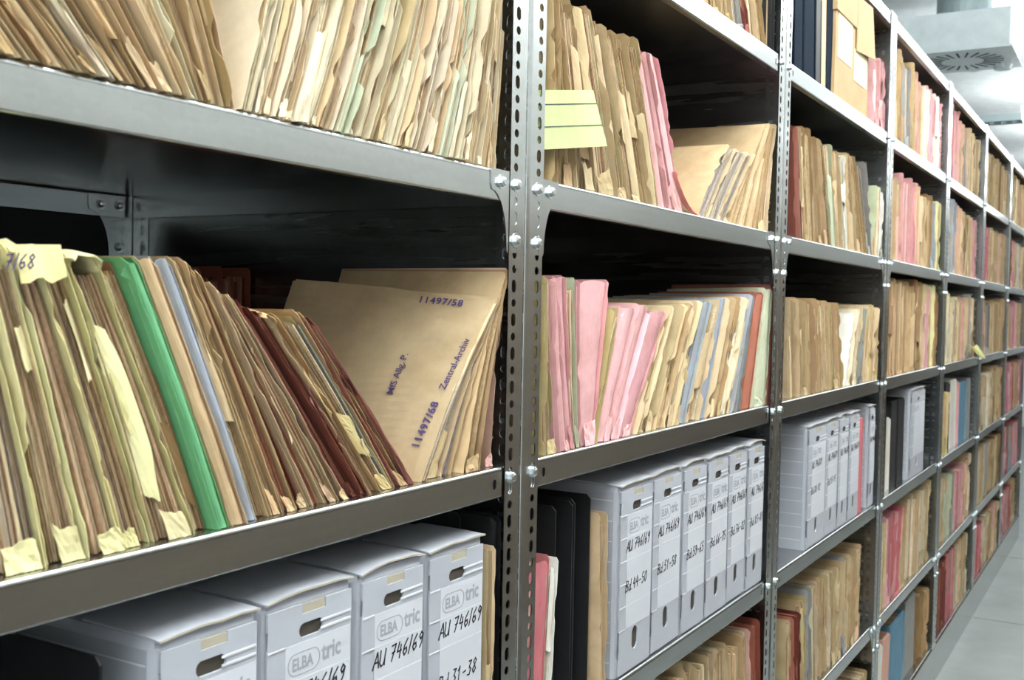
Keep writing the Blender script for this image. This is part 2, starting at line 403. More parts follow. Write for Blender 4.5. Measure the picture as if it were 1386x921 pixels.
def paper_file(xb, xt, z0, H, yf, depth, code, rng, label, group, pages=None, q=1.0, prot=.006, step=.006, bow=0., tuck=.5, flap=False,
               sag=0., covers=2, name='paper_file', cat='file', yaw=0., closed=False, wrap=.45):
    """xb,xt: (left,right) x of the fore edge at foot and head; built about an empty at the foot"""
    xc = (xb[0]+xb[1])/2
    o = empty(name, (xc, yf, z0), label, cat, group)
    th = max(xb[1]-xb[0], .003)
    def X(s, t):
        b = xb[0]+(xb[1]-xb[0])*s-xc; a = xt[0]+(xt[1]-xt[0])*s-xc
        return b+(a-b)*t+bow*4*t*(1-t)
    def Z(t, d): return t*H + sag*t*d/depth
    def Xd(d, t=1): return yaw*d*t
    cc = PAL[code]; pg = PAGE[pages or PG[code]]
    # ---- pages
    mb = MB(); n = int(max(3, min(24*q+2, th/(.0014/q)))); rows = 70 if yaw else max(5, int(11*q))
    T = np.linspace(0.004, 1, rows)
    hp = rng.uniform(.93, .985); off = 0
    e = [0]+sorted(rng.uniform(0, 1) for _ in range(n-1))+[1]
    e = [.5*a+.5*k/n for k, a in enumerate(e)]
    ins = min(.3, max(.04, .0014/th, (.0026 if yaw else .0014)/max(.003, xt[1]-xt[0])))
    for k in range(n):
        off = .5*off+rng.uniform(-.0024, .0020)
        y0 = .004+off+(rng.uniform(-.006, .002) if rng.random() < .2 else 0)
        hk = hp*rng.uniform(.965, 1.0)
        yy = y0+smooth_noise(rng, rows, .0011, 6)
        col = jit(rng, rng.choice(pg), 16)
        P = []
        for j, t in enumerate(T):
            tt = t*hk
            xl, xr = X(ins+(1-2*ins)*e[k], tt), X(ins+(1-2*ins)*e[k+1], tt)
            P.append([(xl+Xd(depth-.012, tt), depth-.012, Z(tt, depth)), (xl, yy[j], Z(tt, 0)), (xr, yy[j]+.0002, Z(tt, 0)), (xr+Xd(depth-.012, tt), depth-.012, Z(tt, depth))])
        mb.grid(np.array(P)[::-1], col)
        L = len(mb.v); top = (L-4*rows, L-4*rows+1, L-4*rows+2, L-4*rows+3)
        mb.f.append(top)
    mb.build('page_block', M['pages'], o)
    # ---- covers
    slope = ((xt[0]+xt[1])-(xb[0]+xb[1]))/2/H
    R = max(7, int(24*q))
    Tc = np.linspace(.0, 1, R)
    for ci in range(covers):
        s = 0 if ci == 0 else 1; sg = -1 if ci == 0 else 1
        pr = ragged(rng, R, prot*rng.uniform(.3, 1.5), step)
        curl = smooth_noise(rng, R, .0006, 3)*(1 if q > .6 else .5)
        pr[0] = max(pr[0], .001); hh = smooth_noise(rng, 5, .004, 3)
        kt = .4
        P = []
        for j, t in enumerate(Tc):
            x = X(s, t)-sg*.0006; bend = (.2*max(pr[j], 0) if ci == 0 else -.3*max(pr[j], 0))
            kk = min(1, t*4)
            row = []
            for d, f in ((-pr[j], 1), (-pr[j]*.5+.003, .55), (.012, .12), (.05, 0), *(((.1, 0), (.15, 0), (.2, 0), (.25, 0)) if yaw else ()), (depth, 0)):
                zz = Z(t, max(d, 0))+hh[min(4, int(4*max(0, d)/depth))]*(1 if j == R-1 else 0)
                # rounded upper front corner
                if t > .97 and f == 1: zz -= .006
                row.append((x+(zz-Z(t, max(d, 0)))*slope+(curl[j]*kk+bend)*f+Xd(max(d, 0), t), d, zz))
            P.append(row)
        mb = MB(); col = jit(rng, cc, 12)
        mb.sheet(np.array(P), np.array([.0009*sg, 0, 0]), col)
        mb.build('cover', M['cover'], o)
    # ---- worn card still wrapped round the front edge
    spans = []
    if closed: spans = [(0, .995, 0, 1)]
    elif th > .008 and rng.random() < wrap:
        ta = 0 if rng.random() < .4 else rng.uniform(0, .5); tb = min(.985, ta+rng.uniform(.25, .75))
        s0 = rng.choice([0, 0, rng.uniform(.1, .5)]); spans = [(ta, tb, s0, min(1, s0+rng.uniform(.4, 1)))]
    for ta, tb, s0, s1 in spans:
        rw = max(6, int(16*q)); cs = 7; P = []; bul = prot*.55+(.004 if closed else .001)
        k1, k2 = rng.uniform(-.05, .05), rng.uniform(-.05, .05); ea = [max(0, k1*(j/6-.5)+.025+rng.uniform(-.005, .005)) if ta > 0 else 0 for j in range(cs)]; eb = [0 if closed else k2*(j/6-.5)-.02+rng.uniform(-.006, .006) for j in range(cs)]
        side = smooth_noise(rng, rw, .12, 5) if not closed else [0]*rw
        wav = smooth_noise(rng, rw, .0012, 5)
        for i in range(rw):
            row = []
            for j in range(cs):
                t = ta+ea[j]+(min(.99, tb+eb[j])-ta-ea[j])*i/(rw-1) if not closed else tb*i/(rw-1)
                f = j/(cs-1); ss = s0+(s1+side[i]*(s1 < .99)-s0)*f
                y = -bul*(1-(2*f-1)**2*.8)-.0012+wav[i]*(1-abs(2*f-1))+rng.gauss(0, .0002)
                zz = Z(t, 0)-(.012*(2*f-1)**4 if closed and i == rw-1 else 0)
                row.append((X(min(1, ss), t), y+.001, zz+(.0006 if i == 0 else 0)))
            P.append(row)
        mb = MB(); mb.sheet(np.array(P)[:, ::-1], np.array([0, .0009, 0]), jit(rng, cc, 9)); mb.build('spine_wrap', M['cover'], o)
    # ---- torn strip tucked round the foot
    if rng.random() < tuck and th > .006:
        h0 = rng.uniform(.010, .042)/max(H, .1); cs = 7; P = []
        s0 = rng.uniform(0, .45); s1 = min(1.0, s0+rng.uniform(.4, .75))
        k1 = rng.uniform(-.6, .6); topz = [h0*(1+k1*(j/6-.5)+rng.uniform(-.12, .12)) for j in range(cs)]
        for i in range(5):
            row = []
            for j in range(cs):
                t = topz[j]*i/4; s = s0+(s1-s0)*j/(cs-1)
                row.append((X(s, t)+rng.gauss(0, .0004), -prot*.8-.001-rng.uniform(0, .0025)-(.0025*(1-i/4)), max(.0004, Z(t, 0))))
            P.append(row)
        mb = MB(); mb.sheet(np.array(P)[:, ::-1], np.array([0, .0008, 0]), jit(rng, cc, 14)); mb.build('torn_flap', M['cover'], o)
    # ---- torn patch halfway up
    if q > .6 and rng.random() < .35*tuck*2 and th > .01:
        ta = rng.uniform(.2, .75); tb = ta+rng.uniform(.08, .28); s0 = rng.uniform(0, .6); s1 = s0+rng.uniform(.2, .38); P = []
        for i in range(5):
            t = ta+(tb-ta)*i/4
            P.append([(X(s0+(s1-s0)*j/3, t), -prot*.7-.001+.004*j/3-rng.uniform(0, .0015), Z(t, 0)+(rng.uniform(-.005, .005) if i in (0, 4) else 0)) for j in range(4)])
        mb = MB(); mb.sheet(np.array(P)[:, ::-1], np.array([0, .0008, 0]), jit(rng, cc, 14)); mb.build('torn_flap', M['cover'], o)
    # ---- cover folded over the head
    if flap:
        P = []; w_ = th*rng.uniform(.6, .8); up = rng.uniform(.003, .009)
        for i in range(8):
            a = i/7
            row = []
            for j in range(6):
                d = -.012+.16*j/5
                row.append((X(0, 1)+w_*a+rng.gauss(0, .0006), d+rng.gauss(0, .0015)+.004*math.sin(a*7), Z(1, 0)+up*math.sin(math.pi*min(1, a*1.15))-.03*max(0, a-.6)+rng.gauss(0, .0016)-(.010*rng.uniform(.2, 1) if j == 0 else 0)))
            P.append(row)
        mb = MB(); mb.sheet(np.array(P), np.array([0, 0, -.0009]), jit(rng, cc, 8)); mb.build('folded_top', M['cover'], o, smooth=True)
    return o
COUNT = {}
SHN = {'S0': 'highest shelf', 'S1': 'upper shelf', 'S2': 'middle shelf', 'S3': 'box shelf', 'S4': 'low shelf', 'S5': 'bottom shelf'}
def place(bayi, sh):
    return '%s of the %s bay' % (SHN[sh], BAYN[bayi])
def naming(bayi, sh, code, rng, kind='paper file', what=None):
    k = COUNT.get((bayi, sh), 0); COUNT[(bayi, sh)] = k+1
    colour = what or PAL[code][3]
    return '%s %s, %s from left on the %s' % (colour, kind, ordinal(k), place(bayi, sh)), 'paper files on the %s' % place(bayi, sh)
def run(bayi, sh, edges, segs, seed, yf=.02, depth=.27, q=1.0, **kw):
    """edges: list of (foot px, (head px, head py)) fore-edge lines; segs: between neighbours a string, one letter per file"""
    rng = random.Random(seed); z0 = SH[sh]
    E = []
    for ub, (ut, vt) in edges:
        a = x_at(ub, z0, yf); p = at(ut, vt, yf)
        E.append((a, p[0], p[2]-z0))
    out = []
    for k, s in enumerate(segs):
        (a0, t0, h0), (a1, t1, h1) = E[k], E[k+1]
        k2 = dict(kw)
        if isinstance(s, tuple): k2.update(s[1]); s = s[0]
        n = len(s)
        wts = [rng.uniform(.7, 1.4) for _ in s]; tot = sum(wts); acc = 0
        for c, wt in zip(s, wts):
            f0, f1 = acc/tot, (acc+wt)/tot; acc += wt
            g = .0014
            h = (h0+(h1-h0)*(f0+f1)/2)*rng.uniform(.975, 1.01)
            b_ = [a0+(a1-a0)*f for f in (f0, f1)]; e_ = [t0+(t1-t0)*f for f in (f0, f1)]; r_ = [h/(h0+(h1-h0)*f) for f in (f0, f1)]
            g = max(.0003, min(g, .15*(e_[1]-e_[0]), .15*(b_[1]-b_[0])))
            xb = (b_[0]+g, b_[1]-g); xt = (b_[0]+(e_[0]-b_[0])*r_[0]+g, b_[1]+(e_[1]-b_[1])*r_[1]-g)
            if c == ' ': continue
            lab, grp = naming(bayi, sh, c, rng, 'paper file')
            out.append(paper_file(xb, xt, z0+.0004, h, yf+rng.uniform(-.003, .006), depth*rng.uniform(.93, 1.05), c, rng, lab, grp, q=q, **k2))
    return out
def simple_run(bayi, sh, xa, xb, s, H, lean, seed, q=.6, yf=.022, **kw):
    rng = random.Random(seed); z0 = SH[sh]; x0 = (bayi-1)*BAY
    wts = [rng.uniform(.75, 1.35) for _ in s]; tot = sum(wts); acc = 0
    for c, wt in zip(s, wts):
        a, b_ = x0+xa+(xb-xa)*acc/tot+.001, x0+xa+(xb-xa)*(acc+wt)/tot-.001; acc += wt
        if c == ' ': continue
        h = H*rng.uniform(.93, 1.04)
        lab, grp = naming(bayi, sh, c, rng, 'paper file')
        paper_file((a, b_), (a+lean*h/H, b_+lean*h/H), z0+.0004, h, yf+rng.uniform(-.004, .008), .27*rng.uniform(.93, 1.05), c, rng, lab, grp, q=q, **kw)

# nearest bay, shelf above eye level: left half leans left, right half leans right
def head(ub, sh, k, H=.335, yf=.02):
    """head pixel for a foot px, image slope k (dx per dy upward) and height H"""
    z0 = SH[sh]; x = x_at(ub, z0, yf); v0 = pix((x, yf, z0))[1]
    u = ub
    for _ in range(30):
        p = at(u, v0-1, yf)
        # walk up the image line until height reached
        lo, hi = 0., 900.
        for _ in range(40):
            mid = (lo+hi)/2
            if at(ub+k*mid, v0-mid, yf)[2]-z0 < H: lo = mid
            else: hi = mid
        return (ub+k*lo, v0-lo)
def fan(sh, pts): return [(u, head(u, sh, k)) for u, k in pts]
run(0, 'S1', fan('S1', [(-80, -.80), (16, -.72), (90, -.72), (170, -.66), (232, -.50), (285, -.32), (318, -.24)]),
    ['ttk', 'tkt', 'tkct', 'ktt', 'tck', 'tk'], 11, yf=.005, prot=.008, step=.009, bow=.004, pages='tan')
run(0, 'S1', fan('S1', [(320, .16), (362, .18), (420, .22), (468, .22), (520, .21), (570, .18), (615, .13), (650, .085)]),
    ['cct', 'ctcc', 'tcl', 'cctc', 'ctcc', 'ctlc', 'cttc'], 12, yf=.005, prot=.006, step=.008, bow=.011, pages='pale', wrap=.65)
run(0, 'S1', fan('S1', [(651, .088), (671, .045)]), ['tct'], 13, yf=.018, prot=.005, step=.006, bow=.006, pages='pale', wrap=.65)
# nearest bay, middle shelf
A2 = [(-105, (-190, 336)), (-20, (-95, 334)), (62, (-38, 334)), (112, (8, 336)), (165, (42, 338)), (205, (82, 340)), (262, (124, 345)), (282, (156, 352)),
      (304, (178, 352)), (328, (203, 352)), (345, (226, 350)), (384, (256, 352)), (440, (292, 390)), (468, (312, 400)), (496, (345, 418)), (514, (372, 424)), (535, (402, 424)), (562, (426, 434))]
A2F = run(0, 'S2', A2, [('y', dict(flap=True)), ('y', dict(flap=True)), ('y', dict(flap=True)), ('y', dict(flap=True)), ('y', dict(flap=True)), ('y', dict(flap=True)),
     ('n', dict(prot=.002)), ('g', dict(prot=.008, step=.002, tuck=0, closed=True)), ('k', dict(prot=.008, step=.002, tuck=0, closed=True)), ('b', dict(prot=.006, step=.001, tuck=0, closed=True)), 'tk',
     ('ktt', dict(pages='red', prot=.002, step=.003, wrap=.15)), ('tt', dict(pages='mix', prot=.002, step=.003, wrap=.1)), ('mm', dict(pages='red', prot=.002, step=.003, wrap=0)), ('k', dict(flap=True, prot=.004, pages='mix', wrap=.2)), ('e', dict(pages='mix', prot=.003, wrap=.1)), ('km', dict(pages='red', prot=.002, step=.003, wrap=0))], 21, bow=.003, prot=.005, step=.006, tuck=.9, q=1.1, wrap=.4)
def drape():
    o = A2F[4]; e0, e1 = [at(u, v, .02) for u, v in ((3, 341), (66, 341))]
    base = np.array(o.location); P = []
    for i in range(5):
        t = i/4; P.append([(e0+(e1-e0)*j/7)-base+np.array([.004*t, -.016-.003*math.sin(j*.9)*t-.004*t, .006-.030*t-.003*math.sin(j*1.4+1)*t]) for j in range(8)])
    mb = MB(); mb.sheet(np.array(P), np.array([0, .0009, 0]), lin(PAL['y'][:3])); ft = mb.build('folded_top', M['cover'], o)
    A = (e1-e0)/np.linalg.norm(e1-e0); mb = MB(); rg = random.Random(3)
    pen(mb, '7/68', e0-base+np.array([-.014, -.0235, -.015]), A, (0, 0, 1), (0, -1, 0), .012, .0015, rg); mb.build('handwritten_mark', M['stamp'], ft)
DRAPE = drape
# the leaning tan folder that shows its stamped face, and the files behind it
z2 = SH['S2']
def lean_edges(l): return l
RB = [(566, (672, 404)), (576, (674.5, 405))]
rng = random.Random(5)
def special():
    yf = .020
    a = [(x_at(u, z2, yf), at(*h, yf)) for u, h in RB]
    lab = 'tan folder leaning right with violet stamped number and words on its face'
    k = COUNT.get((0, 'S2'), 0); COUNT[(0, 'S2')] = k+1
    bt = at(398, 378, yf+.30)
    H = a[0][1][2]-z2
    o = paper_file((a[0][0], a[1][0]), (a[0][1][0], a[1][1][0]), z2+.0004, H, yf, .30, 't', rng, lab, 'paper files on the middle shelf of the nearest bay',
                   prot=.004, step=.0015, tuck=0, bow=-.012, sag=bt[2]-a[0][1][2], yaw=(bt[0]-a[0][1][0])/.30, pages='grey')
    return o, a, H, (bt[2]-a[0][1][2]), (bt[0]-a[0][1][0])/.30
SPEC = special()
run(0, 'S2', [(580, (675.8, 404)), (598, (678.2, 398)), (612, (680, 391))], ['t', 'k'], 23, depth=.28, bow=-.010, prot=.004, step=.003, tuck=.3, pages='grey')
run(0, 'S2', [(619, (685, 368)), (644, (687, 364)), (666, (690, 366))], ['k', 'h'], 24, depth=.30, prot=.006, step=.004, tuck=.6, bow=-.010, yf=.020)
# second bay
run(1, 'S1', [(737, (735, -6)), (800, (770, 0)), (832, (797, 6)), (848, (809, 24)), (866, (829, 43)), (890, (857, 51)), (900, (864, 60)), (908, (871, 68)), (924, (886, 76))],
    ['kkt', 't', 't', 't', 'tt', ('p', dict(closed=True)), ('p', dict(closed=True)), ('p', dict(closed=True, prot=.006))], 31, prot=.007, step=.008, bow=.004, pages='tan', wrap=.8)
run(1, 'S1', [(944, (984, 192)), (956, (998, 200)), (972, (1012, 208)), (983, (1023, 206))], ['t', 't', 'k'], 32, bow=-.008, prot=.008, step=.007, pages='grey', tuck=.2)
run(1, 'S1', [(988, (1036, 172)), (1004, (1041, 168)), (1020, (1045, 166)), (1036, (1048.5, 168))], ['t', 'tk', 't'], 33, bow=-.008, prot=.004, step=.003, depth=.33, tuck=.2)
run(1, 'S2', [(729, (730, 374)), (747, (735, 374))], ['e'], 40, tuck=.9)
run(1, 'S2', [(748, (737, 372)), (763, (748, 371)), (773, (759, 373)), (780, (778, 375)), (798, (820, 375))], [('p', dict(closed=True)), ('p', dict(closed=True)), ('l', dict(prot=.002)), ('p', dict(closed=True))], 41, prot=.012, step=.004, tuck=1, bow=-.004)
run(1, 'S2', [(799, (824, 414)), (804, (840, 414)), (816, (858, 412)), (829, (876, 414)), (850, (899, 430))], [('e', dict(tuck=0)), ('p', dict(closed=True)), ('p', dict(closed=True)), ('p', dict(closed=True))], 42, prot=.010, step=.003, tuck=1, bow=-.004)
run(1, 'S2', [(854, (905, 414)), (882, (922, 414)), (914, (950, 408)), (924, (962, 406)), (940, (973, 405)), (952, (983, 402)), (981, (1011, 402))],
    ['tt', 'ktt', ('b', dict(prot=.006, step=.001, tuck=0, closed=True)), 't', ('b', dict(prot=.006, step=.001, tuck=0, closed=True)), 'tkct'], 43, prot=.008, step=.008, bow=-.002)
run(1, 'S2', [(983, (1012, 402)), (1001, (1022, 400)), (1013, (1032, 398)), (1034, (1043, 386)), (1043, (1049, 388))],
    [('bs', dict(tuck=0)), ('o', dict(tuck=0, prot=.006, step=.001, closed=True)), ('l', dict(prot=.008, step=.003, closed=True)), ('m', dict(closed=True))], 44, prot=.008, step=.003)
# third bay
run(2, 'S1', [(1072, (1071, 168)), (1083, (1077, 172)), (1090, (1085, 174))], [('m', dict(tuck=0, closed=True)), 't'], 51, q=.8)
run(2, 'S1', [(1091, (1086, 168)), (1104, (1097, 180)), (1123, (1111, 189)), (1129, (1122, 194)), (1139, (1134, 201)), (1147, (1143, 211)), (1172, (1155, 209)), (1178, (1167, 219))],
    ['kt', 'ktt', 'l', 't', 'w', 'ttk', 's'], 52, q=.8, bow=.003)
run(2, 'S1', [(1181, (1186, 252)), (1188, (1192, 254)), (1193, (1195, 262))], [('l', dict(tuck=0)), 'w'], 53, q=.8, depth=.22)
run(2, 'S2', [(1068, (1066, 405)), (1090, (1084, 405)), (1112, (1110, 407)), (1137, (1132, 410))], ['ttt', 'kkt', 'ktk'], 54, q=.8, bow=.003, prot=.008)
run(2, 'S2', [(1141, (1154, 424)), (1152, (1163, 416)), (1166, (1174, 413)), (1184, (1190, 414))], ['wc', 'tst', 'tkt'], 55, q=.8, prot=.008)
run(2, 'S4', [(1058, (1062, 842)), (1074, (1072, 836)), (1090, (1088, 800)), (1110, (1110, 780)), (1130, (1130, 768)), (1146, (1150, 748)), (1160, (1167, 735))],
    [('to', dict(pages='tan')), 'mte', 'sct', 'tct', 'tbt', 'tk'], 56, q=.75, prot=.006)
run(1, 'S4', [(880, (872, 925)), (930, (925, 905)), (970, (968, 880)), (1000, (1000, 862)), (1016, (1014, 850)), (1028, (1026, 838))], ['tt', 'ttl', 'tk', 'h', 'o'], 57, q=.8)
# fourth to seventh bays
simple_run(3, 'S0', .12, .62, 'ttsth', .34, -.02, 61); simple_run(3, 'S0', .63, 1.22, 'hwppwp', .32, .01, 62)
simple_run(3, 'S1', .08, 1.0, 'thpphtn', .33, .0, 63); simple_run(3, 'S1', 1.0, 1.24, 'by', .31, .0, 64)
simple_run(3, 'S2', .06, .9, 'knktknt', .37, .0, 65); simple_run(3, 'S2', .9, 1.24, 'pyn', .35, .0, 66)
simple_run(3, 'S4', .10, 1.2, 'tprtctct', .34, .02, 67)
simple_run(4, 'S0', .07, .45, 'rp', .36, -.02, 71); simple_run(4, 'S0', .46, 1.2, 'hstnt', .33, .0, 72)
simple_run(4, 'S1', .07, .42, 'ubb', .35, .0, 73); simple_run(4, 'S1', .43, 1.22, 'htnthp', .33, .0, 74)
simple_run(4, 'S2', .07, 1.22, 'ycyhtst', .34, .0, 75)
simple_run(4, 'S3', .08, .30, 'te', .31, .0, 76)
simple_run(4, 'S4', .10, 1.2, 'tlspht', .33, .02, 77)
simple_run(4, 'S5', .08, 1.2, 'mmrctc', .34, .0, 78)
simple_run(5, 'S0', .08, 1.2, 'tetht', .33, .0, 81); simple_run(5, 'S1', .08, 1.2, 'rpteht', .33, .0, 82)
simple_run(5, 'S2', .08, 1.2, 'hsttk', .33, .0, 83); simple_run(5, 'S3', .08, 1.2, 'tccttk', .34, .0, 84)
simple_run(5, 'S4', .08, 1.2, 'ktsttn', .33, .0, 85); simple_run(5, 'S5', .08, 1.2, 'rrctht', .30, .06, 86)
simple_run(6, 'S0', .08, 1.2, 'tctht', .33, .0, 91, q=.5); simple_run(6, 'S1', .08, 1.2, 'nptwt', .33, .0, 92, q=.5)
simple_run(6, 'S2', .08, 1.2, 'epptk', .33, .0, 93, q=.5); simple_run(6, 'S3', .08, 1.2, 'rprtp', .34, .0, 94, q=.5)
simple_run(6, 'S4', .08, 1.2, 'rpbrp', .33, .0, 95, q=.5); simple_run(6, 'S5', .08, 1.2, 'rprtt', .32, .0, 96, q=.5)
# ------------------------------------------------------------------ writing
STROKES = {
 'A': [[(0, 0), (.32, 1), (.62, 0)], [(.12, .38), (.52, .38)]], 'U': [[(0, 1), (.03, .25), (.2, 0), (.42, .1), (.5, .4), (.52, 1)], [(.52, .4), (.55, 0)]],
 'B': [[(0, 0), (.05, 1)], [(.05, 1), (.4, .92), (.42, .66), (.06, .54), (.45, .42), (.46, .1), (0, 0)]],
 'd': [[(.42, .5), (.15, .52), (0, .22), (.15, 0), (.42, .15)], [(.45, 1), (.42, .15), (.48, 0)]], '.': [[(.05, 0), (.1, .06)]],
 '/': [[(.0, -.05), (.2, 1.08)]], '-': [[(.05, .42), (.42, .46)]],
 '0': [[(.25, 1), (.03, .7), (.03, .25), (.22, 0), (.42, .25), (.44, .72), (.25, 1)]], '1': [[(.02, .72), (.22, 1), (.2, 0)]],
 '2': [[(.03, .78), (.2, 1), (.42, .8), (.3, .45), (0, 0), (.45, .03)]], '3': [[(.05, 1), (.42, .98), (.2, .6), (.43, .38), (.3, .03), (.02, .08)]],
 '4': [[(.15, 1), (.02, .42), (.46, .44)], [(.36, .8), (.33, -.02)]], '5': [[(.42, 1), (.1, .98), (.07, .58), (.38, .54), (.42, .2), (.2, 0), (.02, .1)]],
 '6': [[(.38, 1), (.1, .62), (.03, .25), (.2, 0), (.42, .18), (.34, .46), (.06, .34)]], '7': [[(.0, .96), (.45, 1), (.15, 0)], [(.1, .5), (.4, .54)]],
 '8': [[(.24, .54), (.05, .78), (.24, 1), (.42, .8), (.24, .54), (.03, .24), (.22, 0), (.44, .22), (.24, .54)]],
 '9': [[(.42, .8), (.2, 1), (.04, .74), (.2, .52), (.42, .8), (.36, .3), (.2, 0)]], ' ': []}
def pen(mb, text, O, A, B, N_, h, wpen, rng, slant=.22, gap=.14):
    O, A, B, N_ = (np.array(q, float) for q in (O, A, B, N_)); cx = 0
    for ch in text:
        for st in STROKES.get(ch, []):
            pts = [np.array((x+slant*y, y)) for x, y in st]
            for p, q in zip(pts[:-1], pts[1:]):
                d = q-p; L = np.linalg.norm(d)
                if L < 1e-6: continue
                d /= L; n = np.array((-d[1], d[0]))*wpen/h/2; p2, q2 = p-d*wpen/h*.3, q+d*wpen/h*.3
                vs = [O+A*(cx+a[0])*h+B*a[1]*h+N_*k for k in (0, .00025) for a in (p2+n, p2-n, q2-n, q2+n)]
                mb.add(vs, [(0, 1, 2, 3), (7, 6, 5, 4), (0, 4, 5, 1), (1, 5, 6, 2), (2, 6, 7, 3), (3, 7, 4, 0)])
        cx += (.35 if ch == ' ' else .2 if ch == '.' else .26 if ch == '/' else .52)+gap
    return cx*h
def type_mesh(text, size, O, A, B, N_, mat, name, parent, thick=.0002, spacing=1.0, bold=0., wx=1.0):
    cu = bpy.data.curves.new('lettering', 'FONT'); cu.body = text; cu.size = size; cu.space_character = spacing; cu.offset = bold
    cu.resolution_u = 3
    t = bpy.data.objects.new('lettering', cu); COL.objects.link(t)
    dg = bpy.context.evaluated_depsgraph_get(); me0 = t.evaluated_get(dg).to_mesh()
    vs = [v.co.copy() for v in me0.vertices]; fs = [tuple(p.vertices) for p in me0.polygons]
    t.evaluated_get(dg).to_mesh_clear(); bpy.data.objects.remove(t); bpy.data.curves.remove(cu)
    O, A, B, N_ = (np.array(q, float) for q in (O, A, B, N_))
    mb = MB(); P = [O+A*v.x*wx+B*v.y for v in vs]; n = len(P)
    mb.add(P+[p+N_*thick for p in P], fs+[tuple(n+i for i in f[::-1]) for f in fs])
    return mb.build(name, mat, parent)
DRAPE()
# stamps on the leaning folder
o, a, H, sag, yawk = SPEC
def on_face(d, t):
    """point on the folder's left face, d metres behind the fore edge, t of its height, in the folder's own axes"""
    xc = (a[0][0]+a[1][0])/2
    x = (a[0][0]-xc)*(1-t)+(a[0][1][0]-xc)*t-.012*4*t*(1-t)+yawk*d*t
    return np.array([x+.0006-.0016, d, t*H+sag*t*d/.30])
def face_text(text, d0, t0, d1, t1, size, **kw):
    P0, P1 = on_face(d0, t0), on_face(d1, t1); A = (P1-P0)/np.linalg.norm(P1-P0)
    eps = .01; Dd = on_face(d0+eps, t0)-P0; Dt = on_face(d0, t0+eps)-P0
    nn = np.cross(Dd, Dt); nn /= np.linalg.norm(nn); nn = nn if nn[0] < 0 else -nn
    B = np.cross(nn, A); B /= np.linalg.norm(B)
    type_mesh(text, size, P0+nn*.0022, A, B, nn, M['stamp'], 'stamped_text', [c for c in o.children if c.name.startswith('cover')][0], **kw)
face_text('11497/58', .105, .93, .03, .93, .016, bold=.0004, spacing=1.15)
face_text('11497/68', .016, .16, .010, .45, .017, bold=.0005, spacing=1.15)
face_text('Zentral-Archiv', .010, .47, .006, .74, .015, bold=.0001)
face_text('MfS Allg. P.', .085, .42, .085, .64, .015, bold=.0001)
